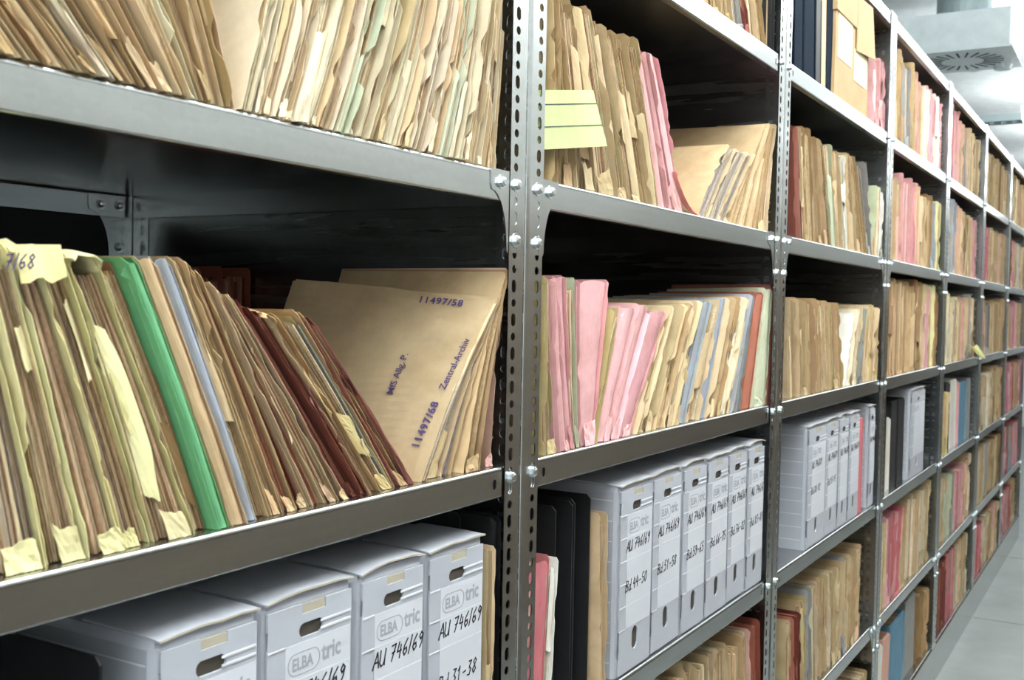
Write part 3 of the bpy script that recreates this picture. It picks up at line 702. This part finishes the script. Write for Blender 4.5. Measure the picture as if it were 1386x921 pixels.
# ------------------------------------------------------------------ archive boxes
def archive_box(xl, xr, z0, H, yf, label, group, lines, logo=True, seed=0, lid=.0, full=True, depth=.32, hole=True):
    rng = random.Random(seed); W = xr-xl-.002
    o = empty('archive_box', (xl+.001, yf, z0), label, 'archive box', group)
    # body: side walls and top with a shallow forward slope, front left open for the panel
    c = .010; ht = H
    mb = MB()
    out = [(0, c), (c*.35, c*.35), (c, 0), (W-c, 0), (W-c*.35, c*.35), (W, c), (W, depth), (0, depth)]
    def ring(z, ins=0): return [(min(max(x, ins), W-ins), min(max(y, ins), depth-ins), z) for x, y in out]
    v = ring(0)+ring(H-.012)+[(min(max(x, .004), W-.004), max(y, .004), H-(0.002 if y < .1 else 0)) for x, y in out]
    n = 8; f = [tuple(range(n))[::-1]]+[(k*n+i, k*n+(i+1) % n, (k+1)*n+(i+1) % n, (k+1)*n+i) for k in range(2) for i in range(n)]+[tuple(range(2*n, 3*n))]
    mb.add(v, f)
    bd = mb.build('body', M['boxgrey'], o)
    # front panel in rows so that the hand slot and the finger hole are real openings
    y = -.0035; t = .003; m0 = .006
    mb = MB(); zz = [0.004, H*.10, H*.24, H*.845, H*.905, H-.013]
    def plain(z1, z2): mb.box(m0, W-m0, y, y+t, z1, z2)
    plain(zz[0], zz[1])
    mb.tile((m0, y, zz[1]), (1, 0, 0), (0, 0, 1), (0, 1, 0), W-2*m0, zz[2]-zz[1], .0135, .022, t)
    plain(zz[2], zz[3])
    mb.tile((m0, y, zz[3]), (1, 0, 0), (0, 0, 1), (0, 1, 0), W-2*m0, zz[4]-zz[3], .021, .0085, t)
    # top of panel with a notch in its upper edge
    a0, a1 = W*.40, W*.66
    mb.box(m0, W-m0, y, y+t, zz[4], zz[5]-.012)
    mb.box(m0, a0, y, y+t, zz[5]-.012, zz[5]); mb.box(a1, W-m0, y, y+t, zz[5]-.012, zz[5]-.001)
    fp = mb.build('front_panel', M['boxgrey'], o)
    # plates behind the openings, coloured dark for the shade inside
    mb = MB(); mb.box(W/2-.02, W/2+.02, -.0008, -.0002, zz[1]+.001, zz[2]-.001); mb.build('finger_hole_shade', M['dark'], fp)
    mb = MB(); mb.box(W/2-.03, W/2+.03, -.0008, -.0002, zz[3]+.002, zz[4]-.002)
    mb.build('hand_slot_shade', M['dark'], fp)
    # lifted lid edge: raw board rim along the top front
    mb = MB(); P = []
    lift = [.000, .002+lid*.5, .0035+lid*.6, .002+lid*.7, .003+lid*.4, .001]
    for i in range(6):
        x = .003+(W-.006)*i/5
        P.append([(x, -.0045, H-.0035+lift[i]), (x, .03, H-.001+lift[i]*.5), (x, .11, H+.0004)])
    mb.sheet(np.array(P)[::-1], np.array([0, 0, .0022])); ld = mb.build('lid', M['boxgrey'], o)
    mb = MB(); mb.sheet(np.array([[(p[0][0], -.0052, p[0][2]), (p[0][0], -.0046, p[0][2])] for p in P])[::-1], np.array([0, 0, .0024])); mb.build('lid_edge', M['boxraw'], ld)
    mb = MB(); mb.box(a0-.002, a1+.002, y+.001, y+.003, zz[5]-.020, zz[5]-.002); mb.build('lid_tab', M['boxraw'], ld)
    # printed label panel and lines
    L0, L1 = W*.22, W*.95; LB, LT = H*.24, H*.838
    mb = MB(); mb.box(L0, L1, y-.0004, y, LB, LT); mb.build('label_panel', M['boxlight'], fp)
    mb = MB()
    for k in range(1, 5): zk = LT-(LT-LB)*k/5; mb.box(L0-.004, L1, y-.0006, y-.0002, zk-.0007, zk+.0007)
    for k in range(6):
        zk = LT-(LT-LB)*k/5
        mb.box(m0, L0-.001, y-.0008, y, zk-.0009, zk+.0009)
    mb.build('score_lines', M['boxline'], fp)
    for k in (0, 1):
        mb = MB(); mb.box(W*.60, W-m0-.002, y-.0012, y, H*.862+k*.009-.0012, H*.862+k*.009+.0012)
        mb.build('pressed_ridge', M['boxline'], fp)
    # side wall score lines
    mb = MB()
    for k in range(9):
        zk = H*(.08+.105*k)
        mb.box(-.0004, .0002, .012, depth-.01, zk-.0008, zk+.0008)
    mb.build('side_lines', M['boxline'], bd)
    A, B, N_ = (1, 0, 0), (0, 0, 1), (0, -1, 0)
    rowh = (LT-LB)/5
    if logo:
        type_mesh('ELBA', .020, (L0+.011, y-.0005, LT-rowh*.72), A, B, N_, M['logo'], 'logo', fp, bold=.0006, wx=.80)
        type_mesh('tric', .030, (L0+.062, y-.0005, LT-rowh*.72), A, B, N_, M['logo'], 'logo', fp, bold=.0008, wx=.82)
        mb = MB(); cx, cz, rx, rz = L0+.0315, LT-rowh*.56, .0275, .0135
        ringp = []
        for k in range(24):
            q = 2*math.pi*k/24; ex = math.copysign(max(0, abs(math.cos(q))), math.cos(q))
            px_ = cx+math.copysign(rx-rz, math.cos(q))*(1 if abs(math.cos(q)) > .05 else 0)+rz*math.cos(q); pz_ = cz+rz*math.sin(q)
            ringp.append((px_, pz_, math.cos(q), math.sin(q)))
        vs = [(p, y-.0006, z) for p, z, _, _ in ringp]+[(p-c_*.0014, y-.0006, z-s_*.0014) for p, z, c_, s_ in ringp]
        vs += [(p, y-.0003, z) for p, z, _, _ in ringp]+[(p-c_*.0014, y-.0003, z-s_*.0014) for p, z, c_, s_ in ringp]
        fs = []
        for k in range(24):
            j = (k+1) % 24; fs += [(k, j, 24+j, 24+k), (48+k, 72+k, 72+j, 48+j), (k, 48+k, 48+j, j), (24+k, 24+j, 72+j, 72+k)]
        mb.add(vs, fs); mb.build('logo_ring', M['logo'], fp)
    for k, tx in enumerate(lines):
        mb = MB()
        if not tx: continue
        row = 1.64 if k == 0 else 3.37
        hh = .019 if full else .016
        n_ = sum((.35 if ch == ' ' else .2 if ch == '.' else .26 if ch == '/' else .52)+.14 for ch in tx)
        h2 = min(hh, (L1-L0+.014)/n_)
        pen(mb, tx, (L0-.004, y-.0007, LT-rowh*row), np.array((1, 0, .03)), B, N_, h2*1.05, .0021, rng, .22, .14)
        mb.build('handwritten_mark', M['ink'], fp)
    return o
def boxes(bayi, sh, xs, tops, texts, labels, seed):
    z0 = SH[sh]
    for k, ((xl, xr), tx, lb) in enumerate(zip(xs, texts, labels)):
        archive_box(xl, xr, z0+.0004, tops, .013+.0015*math.sin(k*2.3+seed), lb, 'grey archive boxes on the box shelf of the %s bay' % BAYN[bayi], tx, seed=seed+k, lid=.003*(k % 3))
boxes(0, 'S3', [(-.690, -.545), (-.540, -.382), (-.378, -.236), (-.232, -.084)], .352,
      [('AU 746/69', ''), ('AU 746/69', ''), ('AU 746/69', ''), ('AU 746/69', 'Bd.31-38')],
      ['grey archive box nearest the camera, beside the black binder', 'grey archive box, second from left in the nearest bay, cut by the frame bottom',
       'grey archive box, third from left in the nearest bay, marked AU 746/69', 'grey archive box marked Bd.31-38, rightmost in the nearest bay'], 100)
e = [.376, .534, .690, .832, .975, 1.110, 1.242]
boxes(1, 'S3', list(zip(e[:-1], e[1:])), .358, [('AU 746/69', 'Bd.'+s) for s in ('44-50', '51-58', '59-65', '66-75', '76-82', '83-87')],
      ['grey archive box marked Bd.44-50, leftmost in the second bay', 'grey archive box marked Bd.51-58 in the second bay', 'grey archive box marked Bd.59-65 in the second bay',
       'grey archive box marked Bd.66-75 in the second bay', 'grey archive box, second from the right in the second bay', 'grey archive box, rightmost in the second bay'], 200)
e = [x_at(u, 1.25, .012) for u in (1091, 1116, 1133.5, 1147, 1161.5)]
boxes(2, 'S3', list(zip(e[:-1], e[1:])), .356, [('AU 746/69', 'Bd.88-92'), ('AU 746/69', 'Bd.93-97'), ('AU 746/69', ''), ('AU 746/69', '')],
      ['grey archive box, leftmost in the third bay', 'grey archive box, second from left in the third bay', 'grey archive box, third from left in the third bay',
       'grey archive box left of the thin red folder in the third bay'], 300)
boxes(2, 'S3', [(x_at(1175.5, 1.25, .012), min(2.535, x_at(1191, 1.25, .012)))], .358, [('AU 746/69', '')], ['grey archive box standing alone right of the thin red folder, third bay'], 310)
boxes(3, 'S3', [(3.20, 3.52)], .37, [('', '')], ['grey archive box between black binders in the fourth bay'], 320)
# ------------------------------------------------------------------ binders and other holders
def binder(x0, x1, z0, H, yf, depth, mat, label, cat='binder', group=None, name='ring_binder', lean=0., papers=True, spine=False):
    """two boards and a rounded back strip round a paper block; open side to the aisle"""
    o = empty(name, ((x0+x1)/2, yf, z0), label, cat, group); h = (x1-x0)/2
    for s in (-1, 1):
        mb = MB(); P = []
        for t in np.linspace(0, 1, 6):
            P.append([(s*h-s*.0026+lean*t, d, t*H-(.008 if (t > .99 and d in (0,)) else 0)) for d in (0, .008, depth*.5, depth)])
        mb.sheet(np.array(P), np.array([.0026*s, 0, 0])); mb.build('board', M[mat] if isinstance(mat, str) else mat, o)
    mb = MB(); mb.prism([(-h+.003, depth-.004), (h-.003, depth-.004), (h-.003, depth-.001), (-h+.003, depth-.001)], 'z', 0, H*.5)
    mb.v = [(x+lean*z/H, y, z) for x, y, z in mb.v]; mb.build('back_strip', M[mat] if isinstance(mat, str) else mat, o)
    if spine:
        mb = MB(); q = [(-h, .006), (-h*.8, .001), (h*.8, .001), (h, .006), (h, .010), (-h, .010)]; n = 6
        v = [(x+lean*z/H, y, z) for z in (.001, H-.001) for x, y in q]
        mb.add(v, [tuple(range(n))[::-1], tuple(range(n, 2*n))]+[(i, (i+1) % n, n+(i+1) % n, n+i) for i in range(n)])
        mb.build('spine', M[mat] if isinstance(mat, str) else mat, o)
    if papers and h > .006:
        rng = random.Random(int(x0*1000)); mb = MB(); n = max(2, int(h*2/.004))
        for k in range(n):
            xa, xb_ = -h+.004+(2*h-.008)*k/n, -h+.004+(2*h-.008)*(k+1)/n; yo = .008+rng.uniform(0, .006); hh = H*rng.uniform(.90, .95)
            v = [(xa, yo, .004), (xb_, yo, .004), (xb_, depth-.006, .004), (xa, depth-.006, .004)]
            v = v+[(x+lean*hh/H, y, hh) for x, y, _ in v]
            mb.add(v, [(0, 1, 5, 4), (1, 2, 6, 5), (3, 0, 4, 7), (4, 5, 6, 7), (2, 3, 7, 6)], jit(rng, rng.choice(PAGE['white' if mat in ('navy',) else 'tan']), 10))
        mb.build('page_block', M['pages'], o)
    return o
def colmat(code):
    k = 'col_'+code
    if k not in M: M[k] = mat_plain('board_'+PAL[code][3].replace(' ', '_'), PAL[code][:3], .6)
    return M[k]
z3 = SH['S3']+.0004
binder(-1.02, -.735, z3, .345, .03, .30, 'black', 'wide black binder left of the nearest archive box, frame corner', name='binder', papers=False)
binder(-.0785, -.0745, z3, .375, .06, .24, 'black', 'thin black folder behind the rightmost box of the nearest bay', papers=False, name='folder', cat='folder')
rng = random.Random(77)
paper_file((-.072, -.054), (-.073, -.055), z3, .330, .014, .25, 't', rng, 'tan paper file squeezed between the rightmost box and the big post', 'paper files on the box shelf of the nearest bay', tuck=0, prot=.003, step=.002)
binder(-.048, -.030, z3, .368, .016, .26, 'black', 'narrow black binder beside the big post in the nearest bay', papers=False)
# second bay, box shelf: red and white files, black binders, tan file
paper_file((.050, .106), (.058, .126), z3, .275, .02, .25, 'r', rng, 'raspberry red folder with white pages, leftmost on the box shelf of the second bay', 'paper files on the box shelf of the second bay', pages='white', tuck=0, prot=.002, step=.002, closed=True)
paper_file((.109, .138), (.130, .160), z3, .265, .02, .25, 'w', rng, 'whitish pages leaning on the black binders, box shelf of the second bay', 'paper files on the box shelf of the second bay', pages='white', tuck=0, prot=.002, step=.002)
binder(.168, .232, z3, .350, .03, .29, 'black', 'black binder beside the red folder in the second bay', group='black binders in the second bay', papers=False)
binder(.238, .300, z3, .352, .03, .29, 'black', 'black binder beside the tan file in the second bay', group='black binders in the second bay', papers=False)
paper_file((.318, .350), (.310, .338), z3, .320, .02, .25, 't', rng, 'tan paper file between black binder and first grey box, second bay', 'paper files on the box shelf of the second bay', tuck=0, prot=.003, step=.004)
# third bay box shelf: thin red folder
binder(e[-1]+.008, e[-1]+.072, z3, .325, .014, .25, colmat('r'), 'thin red folder between grey boxes in the third bay', name='folder', cat='folder', spine=True)
# fourth bay box shelf
x3 = 2*BAY
binder(x3+.10, x3+.22, z3, .33, .03, .28, 'black', 'black binder at the left post of the fourth bay', group='black binders in the fourth bay', spine=True)
binder(x3+.25, x3+.30, z3, .28, .03, .25, colmat('w'), 'thin whitish folder between black binders in the fourth bay', name='folder', cat='folder')
binder(x3+.31, x3+.43, z3, .34, .03, .28, 'black', 'black binder right of the thin whitish folder, fourth bay', group='black binders in the fourth bay', spine=True)
binder(x3+.45, x3+.57, z3, .34, .03, .28, 'black', 'black binder left of the grey box, fourth bay', group='black binders in the fourth bay', spine=True)
binder(x3+.94, x3+1.06, z3, .34, .03, .28, 'black', 'black binder right of the grey box, fourth bay', group='black binders in the fourth bay', spine=True)
# fifth bay box shelf
x4 = 3*BAY
binder(x4+.32, x4+.45, z3, .34, .03, .28, 'black', 'black binder on the box shelf of the fifth bay', spine=True)
binder(x4+.48, x4+.66, z3, .35, .03, .28, colmat('w'), 'whitish binder beside the black one, fifth bay', spine=True)
binder(x4+.68, x4+.76, z3, .33, .03, .28, colmat('p'), 'pink folder beside the blue binder, fifth bay', name='folder', cat='folder')
binder(x4+.78, x4+1.02, z3, .32, .03, .28, colmat('u'), 'bright blue binder on the box shelf of the fifth bay', spine=True)
binder(x4+1.04, x4+1.18, z3, .33, .03, .28, colmat('s'), 'grey binder right of the blue one, fifth bay', spine=True)
# second bay, highest shelf
z0 = SH['S0']+.0004
run(1, 'S0', [(905, head(905, 'S0', -.12)), (960, head(960, 'S0', -.1)), (1005, head(1005, 'S0', -.1)), (1022, head(1022, 'S0', -.1)), (1034, head(1034, 'S0', -.1))], ['nn', 'tks', 'mt', 't'], 301, q=.8)
xx = [x_at(u, z0, .02) for u in (1036, 1047, 1060)]
binder(xx[0], xx[1], z0, .33, .02, .28, 'black', 'black binder, second from right on the highest shelf of the second bay', lean=-.01)
binder(xx[1]+.002, min(xx[2], 1.24), z0, .33, .02, .28, 'black', 'black binder at the right end of the highest shelf, second bay', lean=-.01)
# third bay, highest shelf
for ua, ub, mt_, lb in ((1075, 1087, 'navy', 'dark navy binder, leftmost on the highest shelf of the third bay'), (1087.5, 1103, 'navy', 'dark navy binder, second from left on the highest shelf, third bay'),
                       (1104, 1111, 'black', 'black folder between navy binders, highest shelf of the third bay'), (1111.5, 1117, colmat('t'), 'thin tan folder between navy binders, highest shelf of the third bay'),
                       (1118, 1130, 'navy', 'dark navy binder beside the cardboard box, third bay')):
    a_, b_ = x_at(ua, z0, .02), x_at(ub, z0, .02)
    binder(a_, b_, z0, .36, .02, .28, mt_, lb, lean=-.02, spine=True)
def carton():
    a_, b_ = x_at(1134, z0, .0), x_at(1178, z0, .0); W = b_-a_; H = .352
    o = empty('cardboard_box', ((a_+b_)/2, .012, z0), 'brown cardboard box with white labels on the highest shelf of the third bay', 'box')
    h = W/2
    mb = MB(); P = [(-h, 0), (h, 0), (h, .32), (-h, .32)]
    v = [(x+.004*math.sin(y*40+z*9), y, z) for z in (0, .03, .2, H) for x, y in P]
    mb.add(v, [(0, 3, 2, 1)]+[(k*4+i, k*4+(i+1) % 4, k*4+4+(i+1) % 4, k*4+4+i) for k in range(3) for i in range(4)]+[(12, 13, 14, 15)])
    mb.build('body', M['brownbox'], o)
    mb = MB(); mb.box(-h-.004, h*.15, -.005, .325, H*.72, H+.006); mb.build('lid', M['brownbox'], o)
    mb = MB(); P = [[(h*.15+(h*.95)*i/3, -.006-.012*(1-j/3)*(i/3), H*.52+(H*.49)*j/3+.012*i/3) for i in range(4)] for j in range(4)]
    mb.sheet(np.array(P)[::-1], np.array([0, .003, 0])); mb.build('open_flap', M['brownbox'], o)
    for xa, xb_, za, zb in ((-h*.85, -h*.05, .12, .26), (h*.1, h*.9, .09, .19)):
        mb = MB(); mb.box(xa, xb_, -.0012, -.0002, za, zb, lin((226, 214, 180))); mb.build('label', M['card'], o)
carton()
run(2, 'S0', [(1180, (1183, 76)), (1189, (1191, 78)), (1197, (1198, 80))], ['p', 'p'], 302, q=.7, tuck=1)
# fourth bay, bottom shelf
z5 = SH['S5']+.0004
def b5(xa, xb_, m_, H, lb, lean=0): binder(x3+xa, x3+xb_, z5, H, .03, .28, m_, lb, lean=lean, name='binder', spine=True)
b5(.10, .26, colmat('w'), .27, 'whitish binder at the left end of the bottom shelf, fourth bay', .02)
b5(.28, .40, colmat('h'), .28, 'salmon folder beside the blue binder, bottom shelf of the fourth bay', .02)
b5(.42, .70, colmat('u'), .30, 'blue binder on the bottom shelf of the fourth bay', .02)
b5(.73, .95, colmat('s'), .33, 'grey binder beside the blue one, bottom shelf of the fourth bay')
simple_run(3, 'S5', .97, 1.22, 'nk', .30, .0, 68)
binder(1.42, 1.56, z5, .30, .03, .28, 'black', 'dark binder in the shade of the bottom shelf, third bay', name='binder')
simple_run(2, 'S5', .62, 1.2, 'ktkt', .26, .05, 58)
# red files standing in the rear half of the nearest bay
for k, (pa, pb, top) in enumerate(((268, 300, 362), (301, 338, 364), (340, 384, 363))):
    p = at(pa, top, .56); q_ = at(pb, top, .56)
    rng = random.Random(400+k)
    paper_file((p[0], q_[0]-.002), (p[0], q_[0]-.002), z2+.0004, p[2]-z2, .56, .26, 'o' if k != 2 else 'r', rng,
               ['orange red file, left one of the rear row in the nearest bay', 'orange red file, middle one of the rear row in the nearest bay', 'raspberry red file, right one of the rear row in the nearest bay'][k],
               'red files in the rear half of the middle shelf', tuck=0, prot=.003, q=.7)
# ------------------------------------------------------------------ loose cards and sheets
def hung_card(name, P, col, label, cat, lines=()):
    o = empty(name, tuple(P[0][0]), label, cat)
    P = np.array(P)-np.array(P[0][0])
    mb = MB(); mb.sheet(P, np.array([0, .0008, 0]), lin(col)); cd_ = mb.build('card', M['card'], o, smooth=False)
    if len(lines):
        mb = MB()
        for t in lines:
            k = t*(len(P)-1); i = int(k); f = k-i; row = P[i]*(1-f)+P[min(i+1, len(P)-1)]*f
            Q = np.array([row+np.array([0, -.0006, .0007]), row+np.array([0, -.0006, -.0007])]); mb.sheet(Q, np.array([0, .0004, 0]))
        mb.build('printed_lines', M['slot'], cd_)
    return o
P = []
for j in range(7):
    t = j/6; row = []
    for i in range(9):
        s = i/8
        L, R_ = (728, 122+81*t), (803+19*t-6*(1-t)*0, 122+76*t)
        px_, py_ = L[0]+(R_[0]-L[0])*s, L[1]+(R_[1]-L[1])*s
        row.append(at(px_, py_, .0055-.022*math.sin(min(1, s*1.2)*math.pi/2)+.012*max(0, s-.7)/.3))
    P.append(row)
hung_card('index_card', P, (192, 203, 146), 'pale green ruled card sticking out over the tan files beside the big post', 'card', (.24, .62))
P = []
for j in range(5):
    t = j/4
    P.append([at(1312+(10+8*t)*s+4*t, 466+4*math.sin(s*3)+(6+13*s*(.5+.5*t))*t, -.012-.02*math.sin(s*3)) for s in (0, .33, .66, 1)])
hung_card('paper_sheet', P, (238, 236, 160), 'pale yellow paper sheet hanging over the shelf edge far down the aisle', 'sheet')
p = at(912, 238, .03)
o = empty('pink_folder', (p[0], .0, SH['S1']+.0005), 'salmon pink folder flopped open at the foot of the pink files, second bay', 'folder')
o.name = 'folder'
mb = MB(); P = []
for i in range(6):
    t = i/5
    P.append([(-.035+.13*t+.012*d*0, .012+d, .0015+(.075*(1-t)**1.8)+.004*math.sin(d*20)) for d in (0, .05, .12, .2)])
mb.sheet(np.array(P), np.array([0, 0, .0012]), lin((222, 140, 134))); mb.build('cover', M['cover'], o, smooth=True)
mb = MB(); P = np.array(P)-np.array([0, -.006, .0016]); P[:, :, 2] = np.maximum(P[:, :, 2]*.6, .0004)
mb.sheet(P, np.array([0, 0, .0008]), lin((226, 196, 160))); mb.build('inner_leaf', M['cover'], o)
# ------------------------------------------------------------------ ceiling services
def air_box():
    x0_, x1_, y1_, y0_, zb = 5.93, 6.56, .60, -.01, 3.40; cx, cy = (x0_+x1_)/2, (y0_+y1_)/2; h = .315
    o = empty('air_vent', (cx, cy, zb), 'white ceiling air vent box with round slotted grille above the shelving', 'air vent')
    mb = MB(); mb.box(-h, h, -h, h, .012, .25); mb.build('housing', M['white'], o)
    mb = MB(); mb.box(-h-.015, h+.015, -h-.015, h+.015, .0, .012); fpl = mb.build('face_plate', M['white'], o)
    mb = MB()
    for k in range(24):
        t = 2*math.pi*k/24; c, s = math.cos(t), math.sin(t)
        v = [(c*r-s*w_, s*r+c*w_, z) for z in (-.003, .001) for r, w_ in ((.13, -.005), (.25, -.007), (.25, .007), (.13, .005))]
        mb.add(v, [(3, 2, 1, 0), (4, 5, 6, 7), (0, 1, 5, 4), (1, 2, 6, 5), (2, 3, 7, 6), (3, 0, 4, 7)])
    mb.build('slots', M['slot'], fpl)
    mb = MB(); mb.cyl((0, 0, .25), 'z', .17, ZC-3.40-.25, 28); mb.cyl((0, 0, .25), 'z', .20, .03, 28); mb.build('duct', M['ductgrey'], o)
    mb = MB(); mb.cyl((h, 0, .13), 'x', .09, .25, 20); mb.cyl((h+.02, 0, .13), 'x', .10, .02, 20); mb.build('inlet', M['ductgrey'], o)
    mb = MB(); mb.cyl((.22, -.22, -.03), 'z', .05, .03, 18, .06); mb.build('valve', M['white'], o)
air_box()
def tray():
    o = empty('cable_tray', (8.7, -.5, 3.38), 'perforated grey cable tray crossing below the ceiling at the far end', 'cable tray')
    mb = MB()
    for k in range(22): mb.tile((-.10, -.95+k*.09, 0), (1, 0, 0), (0, 1, 0), (0, 0, 1), .2, .09, .05, .018, .002)
    mb.box(-.102, -.1, -.95, 1.03, 0, .06); mb.box(.1, .102, -.95, 1.03, 0, .06); mb.build('tray', M['ductgrey'], o)
    for s in (-.6, .6):
        mb = MB(); mb.cyl((0, s, .002), 'z', .006, ZC-3.382, 8); mb.build('hanger', M['ductgrey'], o)
tray()
